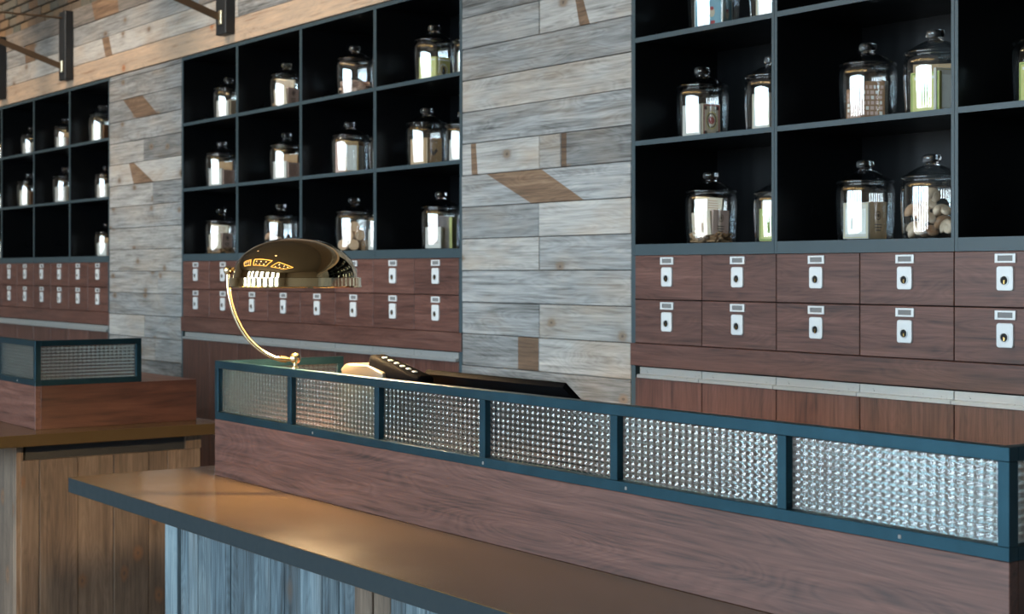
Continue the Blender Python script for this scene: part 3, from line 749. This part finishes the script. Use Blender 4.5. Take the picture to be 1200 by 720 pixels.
def disc_bm(r, d, seg=24, hole=0., sx=1.):
    bm = bmesh.new()
    if hole:
        a = [bm.verts.new((r * sx * math.cos(2 * math.pi * i / seg), d, r * math.sin(2 * math.pi * i / seg))) for i in range(seg)]
        b = [bm.verts.new((hole * sx * math.cos(2 * math.pi * i / seg), d, hole * math.sin(2 * math.pi * i / seg))) for i in range(seg)]
        for i in range(seg): bm.faces.new((a[i], a[(i + 1) % seg], b[(i + 1) % seg], b[i]))
    else: bm.faces.new([bm.verts.new((r * sx * math.cos(2 * math.pi * i / seg), d, r * math.sin(2 * math.pi * i / seg))) for i in range(seg)])
    return bm
def rect(bm, x0, x1, z0, z1, d, mi=0):
    f = bm.faces.new([bm.verts.new(p) for p in ((x0, d, z0), (x1, d, z0), (x1, d, z1), (x0, d, z1))]); f.material_index = mi
_prints = {}
def print_mesh(kind, w, h):
    """flat printing on a packet face (face at y=0, camera side -y)"""
    key = (kind, round(w, 3), round(h, 3))
    if key in _prints: return _prints[key]
    bm = bmesh.new(); d = -.0004; mats = []
    def ring(r, hole, mi, sx=1., z=0., dd=d):
        n0 = len(bm.faces); b2 = disc_bm(r, dd, 24, hole, sx)
        for v in b2.verts: v.co.z += z
        me = bpy.data.meshes.new('t'); b2.to_mesh(me); b2.free(); bm.from_mesh(me); bpy.data.meshes.remove(me)
        bm.faces.ensure_lookup_table()
        for f in bm.faces[n0:]: f.material_index = mi
    def border(m0, m1, mi):
        a, b, c, e = -w / 2 + m0, w / 2 - m0, -h / 2 + m0, h / 2 - m0; k = m1
        rect(bm, a, b, e - k, e, d, mi); rect(bm, a, b, c, c + k, d, mi); rect(bm, a, a + k, c + k, e - k, d, mi); rect(bm, b - k, b, c + k, e - k, d, mi)
    if kind == 'redcard':
        mats = ['print_dark', 'print_red', 'print_gold']; border(.004, .003, 1); ring(.030, .024, 2, .75); ring(.024, .020, 0, .75); ring(.012, 0, 1)
        for sx in (-1, 1):
            for sz in (-1, 1): rect(bm, sx * (w / 2 - .012) - .005, sx * (w / 2 - .012) + .005, sz * (h / 2 - .014) - .006, sz * (h / 2 - .014) + .006, d, 0)
    elif kind == 'portrait':
        mats = ['print_white', 'print_dark', 'print_gold']; ring(.024, .020, 0, .9); ring(.0195, 0, 2, .9); ring(.008, 0, 1, .8, .004, d * 2); ring(.012, 0, 1, .8, -.009, d * 2); rect(bm, -w / 2 + .006, w / 2 - .006, h / 2 - .014, h / 2 - .009, d, 0)
    elif kind == 'leaf':
        mats = ['print_dark']
        for s in (-1, 1):
            bm.faces.new([bm.verts.new(p) for p in ((0, d, -.018), (s * .020, d, .004), (s * .012, d, .014), (0, d, -.002))])
        rect(bm, -.018, .018, h / 2 - .014, h / 2 - .011, d)
    elif kind == 'lines':
        mats = ['print_brown']; rr = random.Random(int(w * 1e4))
        z = h / 2 - .010
        while z > -h / 2 + .02:
            rect(bm, -w / 2 + .008, w / 2 - rr.uniform(.008, .02), z - .002, z, d); z -= .0075
    elif kind == 'blocks':
        mats = ['print_white', 'paper_pink']; rr = random.Random(4); z = h / 2 - .012; 
        while z > -h / 2 + .014:
            x = -w / 2 + .006
            while x < w / 2 - .010:
                ww = rr.choice([.006, .009, .011]); rect(bm, x, min(x + ww, w / 2 - .005), z - .010, z, d, rr.choice([0, 1, 1])); x += ww + .004
            z -= .015
    elif kind == 'label':
        mats = ['print_white', 'print_gold']; rect(bm, -w / 2 + .008, w / 2 - .008, -h / 2 + .014, h / 2 - .018, d, 0); border(.003, .002, 1); 
    elif kind == 'green':
        mats = ['print_green', 'print_white']; border(.003, .003, 0); ring(.018, 0, 0, .8, .010); ring(.014, 0, 0, .8, -.014); rect(bm, -w / 2 + .012, w / 2 - .012, h / 2 - .02, h / 2 - .013, d * 2, 1)
    elif kind == 'scene':
        mats = ['paper_cream', 'print_red', 'print_white']; border(.0, .005, 2); ring(.016, 0, 0, .6, .0); ring(.006, 0, 1, 1., .012, d * 2); rect(bm, -.004, .010, -h / 2 + .01, -h / 2 + .03, d, 1)
    elif kind == 'emblem':
        mats = ['print_dark', 'paper_cream']; ring(.013, .010, 0, .8, .014); ring(.006, 0, 0, .8, .014); rect(bm, -.014, .014, -.014, -.011, d); rect(bm, -.014, .014, -.022, -.019, d); rect(bm, -.010, .010, -.030, -.027, d)
    me = bpy.data.meshes.new('printing'); bm.to_mesh(me); bm.free()
    for m in mats: me.materials.append(M[m])
    _prints[key] = me; return me
def packet(jar, s, az, d, w, h, th, mat, pr, lab, group, z=0., tilt=0., roll=0.):
    w *= 1.1; h *= 1.06; d *= 1.04
    """upright packet inside a jar: az = turn from the direction to the camera, d = distance of its face from the axis"""
    jx, jy, jz = jar['base']; base = math.atan2(-jy, -jx) + az
    n = Vector((math.cos(base), math.sin(base), 0)); rz = base + R(90)
    o = mesh_obj('packet', box_mesh(w * s, th * s, h * s, mat, .001), None)
    o.matrix_world = Matrix.Translation((jx + n.x * (d - th / 2) * s, jy + n.y * (d - th / 2) * s, jz + (.005 + z) * s + h * s / 2 * math.cos(roll))) @ Matrix.Rotation(rz, 4, 'Z') @ Matrix.Rotation(tilt, 4, 'X') @ Matrix.Rotation(roll, 4, 'Y')
    tag(o, lab, 'packet', group)
    if pr:
        p = mesh_obj('printing', print_mesh(pr, w * s, h * s), o, (0, -th * s / 2, 0))
def shell_mesh():
    bm = bmesh.new(); N, K = 46, 12; prev = None
    for i in range(N):
        t = i / (N - 1) * 2.6 * 2 * math.pi; r = .0017 * math.exp(t * .135); tr = r * .85
        c = Vector((math.cos(t) * r, math.sin(t) * r, -r * .9)); rad = Vector((math.cos(t), math.sin(t), 0))
        ring = [bm.verts.new(c + rad * tr * math.cos(2 * math.pi * k / K) + Vector((0, 0, 1)) * tr * math.sin(2 * math.pi * k / K)) for k in range(K)]
        if prev:
            for k in range(K): bm.faces.new((prev[k], prev[(k + 1) % K], ring[(k + 1) % K], ring[k]))
        else: bm.faces.new(ring)
        prev = ring
    # pale lip turning into a dark mouth
    ctr = bm.verts.new(sum((v.co for v in prev), Vector()) / K - Vector((0, .004, 0)))
    for k in range(K): bm.faces.new((prev[k], prev[(k + 1) % K], ctr))
    mx = max(v.co.length for v in bm.verts)
    for v in bm.verts: v.co *= .038 / mx
    bmesh.ops.recalc_face_normals(bm, faces=bm.faces[:])
    me = bpy.data.meshes.new('seashell'); bm.to_mesh(me); bm.free()
    for p in me.polygons: p.use_smooth = True
    return me
SHM = {}
for mm in ('shell', 'shell_tan'):
    SHM[mm] = shell_mesh(); SHM[mm].materials.append(M[mm])
def round_mesh():
    bm = lathe_bm([(0, -.014), (.021, -.014), (.0235, -.011), (.0235, .011), (.021, .014), (0, .014)], 24)
    bmesh.ops.recalc_face_normals(bm, faces=bm.faces[:]); me = bpy.data.meshes.new('wooden_round'); bm.to_mesh(me); bm.free(); me.materials.append(M['cork']); return me
RDM = round_mesh()
def strips(jar, s, hgt, mat, lab, cat, n=260, ln=.05, wd=.003):
    rr = random.Random(n); bm = bmesh.new()
    for i in range(n):
        a = rr.uniform(0, 2 * math.pi); q = .062 * math.sqrt(rr.random()); z = rr.uniform(.008, hgt)
        L = rr.uniform(.4, 1) * ln; yaw = rr.uniform(0, math.pi); pit = rr.uniform(-.5, .5)
        dx = Vector((math.cos(yaw) * math.cos(pit), math.sin(yaw) * math.cos(pit), math.sin(pit))) * L / 2
        c = Vector((q * math.cos(a), q * math.sin(a), z))
        for e in (c - dx, c + dx):
            if (e.xy).length > .072: dx *= .5
        if (c - dx).z < .006 or (c + dx).z < .006: dx.z = 0
        sdv = dx.cross(Vector((rr.uniform(-1, 1), rr.uniform(-1, 1), rr.uniform(-1, 1)))).normalized() * wd
        vs = [bm.verts.new(p) for p in (c - dx - sdv, c + dx - sdv, c + dx + sdv, c - dx + sdv)]; bm.faces.new(vs)
    o = from_bm('shredded_paper' if mat == 'straw' else 'wood_shavings', bm, mat, None, jar['base']); o.scale = (s, s, s); o['kind'] = 'stuff'; tag(o, lab, cat)
ROWN = {0: 'bottom shelf', 1: 'middle shelf', 2: 'top shelf'}
SHZ = {0: SH0, 1: SH1, 2: SH2}
COLN = {0: 'first', 1: 'second', 2: 'third', 3: 'fourth'}
def fill(jar, s, kind, ref):
    g = 'packets in the jars'
    P = lambda az, d, w, h, th, mat, pr, lab, **k: packet(jar, s, R(az), d, w, h, th, mat, pr, lab.replace(' the ', ' ') + ' in ' + ref, g, **k)
    if kind == 'bundle':       # cream bundles on shredded kraft paper
        strips(jar, s, .035, 'straw', 'brown shredded paper in ' + ref, 'shredded paper')
        P(-35, .052, .066, .072, .016, 'paper_cream', 'lines', 'cream packet front left', z=.022, roll=R(-4))
        P(38, .050, .060, .075, .016, 'paper_pink', 'emblem', 'pink packet front right', z=.024, roll=R(3))
        P(-20, .022, .085, .055, .012, 'paper_cream', 'lines', 'cream packet behind', z=.088, roll=R(5))
    elif kind == 'redcard':
        P(-42, .050, .070, .098, .012, 'paper_white', None, 'plain white packet front left')
        P(34, .050, .062, .100, .012, 'paper_cream', 'redcard', 'red-dotted cream packet front right')
    elif kind == 'cards':
        P(-40, .052, .062, .105, .012, 'paper_white', 'label', 'white packet at the front')
        P(42, .046, .060, .100, .012, 'paper_brown', 'lines', 'brown packet at the right')
        P(-110, .048, .060, .10, .010, 'paper_tan', None, 'tan packet at the left')
    elif kind == 'postcards':
        P(-62, .050, .056, .10, .010, 'paper_blue', 'scene', 'blue picture packet at the left')
        P(-5, .056, .064, .108, .010, 'paper_blue', 'scene', 'blue picture packet at the front')
        P(58, .050, .058, .10, .010, 'paper_blue', 'scene', 'blue picture packet at the right')
    elif kind == 'tanprint':
        P(-30, .052, .074, .098, .012, 'paper_white', 'label', 'white packet at the front left')
        P(44, .050, .060, .100, .012, 'paper_tan', 'emblem', 'tan emblem packet')
        P(-98, .050, .050, .096, .012, 'paper_pink', 'lines', 'pink packet at the far left')
    elif kind == 'blocks':
        P(-48, .052, .058, .088, .012, 'paper_brown', 'blocks', 'block-printed packet at the left')
        P(14, .054, .066, .105, .012, 'paper_brown', 'blocks', 'block-printed packet at the front')
        P(70, .050, .050, .110, .010, 'paper_white', None, 'white packet at the right')
    elif kind == 'greenlabel':
        P(-30, .052, .078, .104, .014, 'paper_yellow', 'green', 'yellow-green packet at the front left')
        P(38, .052, .074, .112, .010, 'paper_white', 'label', 'white labelled packet')
        P(180, .022, .105, .130, .012, 'paper_tan', None, 'tall tan packet at the back')
    elif kind == 'greenbox':
        P(-40, .052, .072, .105, .014, 'paper_yellow', 'green', 'green-leaf yellow packet')
        P(40, .048, .066, .120, .012, 'paper_pink', None, 'pink packet at the right')
    elif kind == 'portrait':
        P(-30, .052, .070, .092, .014, 'paper_yellow', 'portrait', 'portrait packet at left')
        P(42, .052, .064, .092, .014, 'paper_yellow', 'portrait', 'portrait packet at right')
    elif kind == 'kraft':
        P(-34, .052, .072, .098, .014, 'paper_tan', 'lines', 'tan packet at the front left')
        P(30, .052, .068, .102, .014, 'paper_kraft', 'leaf', 'dark-leaf kraft packet')
    elif kind == 'brown':
        P(-50, .053, .058, .130, .014, 'paper_pink', 'lines', 'pale packet at the left')
        P(8, .054, .054, .132, .014, 'paper_kraft', 'label', 'kraft packet at the front')
        P(60, .052, .052, .132, .014, 'paper_brown', 'label', 'brown packet at the right')
    elif kind == 'lilac':
        P(-36, .053, .070, .080, .014, 'paper_white', 'lines', 'white packet at the front left')
        P(28, .040, .070, .122, .014, 'paper_lilac', None, 'tall lilac packet in the middle')
        P(72, .053, .052, .118, .012, 'paper_yellow', 'lines', 'yellow striped packet at the right')
    elif kind == 'white':
        P(-36, .053, .070, .095, .014, 'paper_white', 'lines', 'white packet at the front left')
        P(42, .050, .062, .100, .014, 'paper_cream', 'lines', 'cream packet at the front right')
    elif kind == 'mixed':
        P(-36, .053, .070, .085, .014, 'paper_white', None, 'white packet at the front left')
        P(40, .052, .064, .080, .014, 'paper_pink', 'lines', 'pink packet at the front right')
        P(170, .01, .096, .120, .014, 'paper_kraft', None, 'tall kraft packet at the back')
    elif kind in ('shells', 'shells2'):
        pos = [(-.036, -.030, .03), (.036, -.030, .03), (.0, .040, .03), (-.034, .028, .034), (.038, .018, .040), (.0, -.042, .062), (-.04, .0, .075), (.036, -.022, .085), (.0, .02, .10), (.012, -.04, .118)]
        if kind == 'shells2': pos = pos[:7]
        jx, jy, jz = jar['base']; tw = math.atan2(-jy, -jx) + R(90); rr = random.Random(3)
        for i, (u, v, z) in enumerate(pos):
            o = mesh_obj('seashell', SHM['shell_tan' if i in (2, 4, 6) else 'shell'], None)
            p = Matrix.Rotation(tw, 3, 'Z') @ Vector((u, v, z)) * s
            o.location = (jx + p.x, jy + p.y, jz + p.z); o.scale = (s,) * 3
            o.rotation_euler = (rr.uniform(.6, 2.4), rr.uniform(-.6, .6), tw + rr.uniform(-.8, .8))
            tag(o, 'cream and tan seashell in ' + ref, 'seashell', 'seashells in ' + ref)
    elif kind == 'rounds':
        jx, jy, jz = jar['base']; tw = math.atan2(-jy, -jx) + R(90)
        for u, v, z in ((-.044, -.022, .028), (.0, -.046, .028), (.044, -.022, .028), (.0, .02, .028), (-.022, -.036, .068), (.024, -.032, .070), (0., -.02, .106)):
            o = mesh_obj('wooden_round', RDM, None); p = Matrix.Rotation(tw, 3, 'Z') @ Vector((u, v, z)) * s
            o.location = (jx + p.x, jy + p.y, jz + p.z); o.scale = (s,) * 3; o.rotation_euler = (R(90), 0, tw + u * 8)
            tag(o, 'tan wooden round in ' + ref, 'wooden round', 'wooden rounds in ' + ref)
    elif kind == 'shavings':
        strips(jar, s, .075, 'chip', 'pink and tan shavings in ' + ref, 'shavings', 300, .03, .006)
DESC = dict(bundle='cream packets on shredded paper', redcard='white and red-dotted packets', cards='white and brown packets', postcards='blue picture packets', tanprint='white and tan packets',
            blocks='block-printed packets', greenlabel='green and white packets', greenbox='green-leaf packets', portrait='yellow portrait packets', kraft='kraft packets', brown='brown packets',
            lilac='white and lilac packets', white='white packets', mixed='white and pink packets', shells='many seashells', shells2='a few seashells', rounds='wooden rounds', shavings='pink shavings')
def jar(mod, c, row, px, ytop, kind, s_set=.15, which=''):
    xl = MODS[mod] + c * PITCH; xr = xl + PITCH
    Y = YW + s_set; X = onY(px, Y); zb = SHZ[row]
    h = zat(px, ytop, Y) - zb if ytop is not None else H0
    s = min(max(h / H0, .85), 1.22)
    X = min(max(X, xl + .02 + R0 * s), xr - .02 - R0 * s)
    place = '%s column, %s, %s' % (COLN[c], ROWN[row], NAMES[mod])
    ref = (which + ' ' if which else '') + 'jar, ' + place
    t = thing('glass_jar', 'lidded glass jar of %s, %s' % (DESC[kind], place), 'jar', (X, Y, zb), 'lidded glass jars on the shelves')
    t.scale = (s, s, s)
    mesh_obj('jar_body', JB, t); l = mesh_obj('lid', JL, t); mesh_obj('knob', JK, l)
    fill({'base': (X, Y, zb)}, s, kind, ref)
JARS = [
 (3, 0, 0, 833, 202, 'bundle'), (3, 0, 0, 912, 205, 'greenlabel'), (3, 0, 1, 823, 79, 'redcard'), (3, 0, 1, 905, 66, 'cards'),
 (3, 0, 2, 836, None, 'postcards'), (3, 0, 2, 909, None, 'cards'),
 (3, 1, 0, 1014, 188, 'tanprint'), (3, 1, 0, 1092, 181, 'shells'), (3, 1, 1, 1017, 51, 'blocks'), (3, 1, 1, 1096, 35, 'greenlabel'),
 (3, 2, 1, 1224, 22, 'greenbox'), (3, 2, 0, 1250, None, 'white'),
 (2, 0, 0, 259, 245, 'bundle'), (2, 0, 1, 260, 166, 'mixed'), (2, 0, 2, 268, 91, 'white'),
 (2, 1, 0, 329, 239, 'shells2'), (2, 1, 1, 336, 156, 'mixed'), (2, 1, 2, 336, 74, 'bundle'),
 (2, 2, 0, 415, 232, 'rounds'), (2, 2, 1, 410, 143, 'brown'), (2, 2, 2, 416, 54, 'shavings'), (2, 2, 1, 452, 150, 'white'), (2, 2, 2, 455, 62, 'cards'), (2, 2, 0, 447, 238, 'white'),
 (2, 3, 0, 517, 225, 'lilac'), (2, 3, 1, 500, 127, 'kraft'), (2, 3, 1, 543, 131, 'white'), (2, 3, 2, 509, 30, 'portrait'), (2, 3, 2, 551, 33, 'cards'),
 (1, 3, 0, 125, 262, 'mixed'), (1, 3, 1, 125, 195, 'white'), (1, 3, 2, 120, 123, 'cards'),
 (1, 2, 1, 77, 196, 'white'), (1, 2, 2, 77, 139, 'mixed'), (1, 1, 1, 34, 203, 'cards'), (1, 1, 2, 37, 149, 'white'),
 (1, 0, 0, 2, 270, 'cards'), (1, 0, 1, 2, 214, 'white'), (1, 0, 2, 2, 158, 'mixed'),
]
for q in JARS:
    mates = [p for p in JARS if p[:3] == q[:3]]
    jar(*q, which='' if len(mates) == 1 else 'left' if q[3] == min(p[3] for p in mates) else 'right')

# ------------------------------------------------------------------ ceiling spotlights of the shop (above and behind the view)
def spotlight(x, y, tx, ty, tz, power, lab, size=55):
    z = ZC - .32
    t = thing('ceiling_spotlight', lab, 'spotlight', (x, y, z), 'black ceiling spotlights')
    d = Vector((tx - x, ty - y, tz - z)).normalized(); q = d.to_track_quat('-Z', 'Y').to_euler()
    bm = lathe_bm([(.045, -.06), (.05, -.06), (.05, .06), (.02, .085), (0, .085)], 20)
    h = from_bm('head', bm, 'black', t, smooth=True, sharp=40); h.rotation_euler = q
    g = from_bm('lens', lathe_bm([(0, -.050), (.045, -.050)], 20), emit('warm_lens', (1., .72, .42), 25.), h)
    from_bm('stem', tube_bm([(0, 0, .06), (0, 0, .32)], .008, 8), 'black', t, smooth=True)
    l = bpy.data.lights.new('spot_beam', 'SPOT'); l.energy = power; l.color = (1., .74, .50); l.spot_size = R(size); l.spot_blend = .6; l.shadow_soft_size = .05
    o = bpy.data.objects.new('spot_beam', l); COL.objects.link(o); o.location = Vector((x, y, z)) + d * .07; o.rotation_euler = q
def coffer(x, y, lab):
    t = thing('coffer_light', lab, 'ceiling light', (x, y, ZC), 'warm ceiling coffer lights'); o = (x, y, ZC)
    bm = bmesh.new(); a, b, k = 1.25, .9, .07
    addbox(bm, -a, a, -b, -b + k, -.06, 0); addbox(bm, -a, a, b - k, b, -.06, 0); addbox(bm, -a, -a + k, -b + k, b - k, -.06, 0); addbox(bm, a - k, a, -b + k, b - k, -.06, 0)
    from_bm('cove_frame', bm, emit('warm_cove_strip', (1., .62, .18), 6.), t)
    bl = lmesh('globe_bulb', [(0, -.09), (.03, -.08), (.045, -.05), (.03, -.015), (.012, 0)], 'brass', 16); bl.materials.clear(); bl.materials.append(COVE)
    for i in (-1, 0, 1):
        for j in (-1, 1): mesh_obj('globe_bulb', bl, t, (i * .7, j * .4, 0))
COVE = emit('warm_globe', (1., .80, .55), 30.)
for i, (x, y) in enumerate([(-1.6, -1.0), (-4.8, -1.0), (-8.0, -1.0)]): coffer(x, y, 'warm ceiling coffer light with six bulbs, %s from the right' % ORD[i])
for i, (x, y, tx, ty, tz, pw) in enumerate([(-10.6, 1.6, -10.6, 3.3, 2.6, 110), (-8.6, 1.6, -8.6, 3.3, 2.6, 110), (-6.6, 1.6, -6.4, 3.3, 2.6, 100), (-3.9, .9, -5.3, 2.0, .5, 160)]):
    spotlight(x, y, tx, ty, tz, pw, 'black ceiling spotlight, %s of the row from the left' % ORD[i])
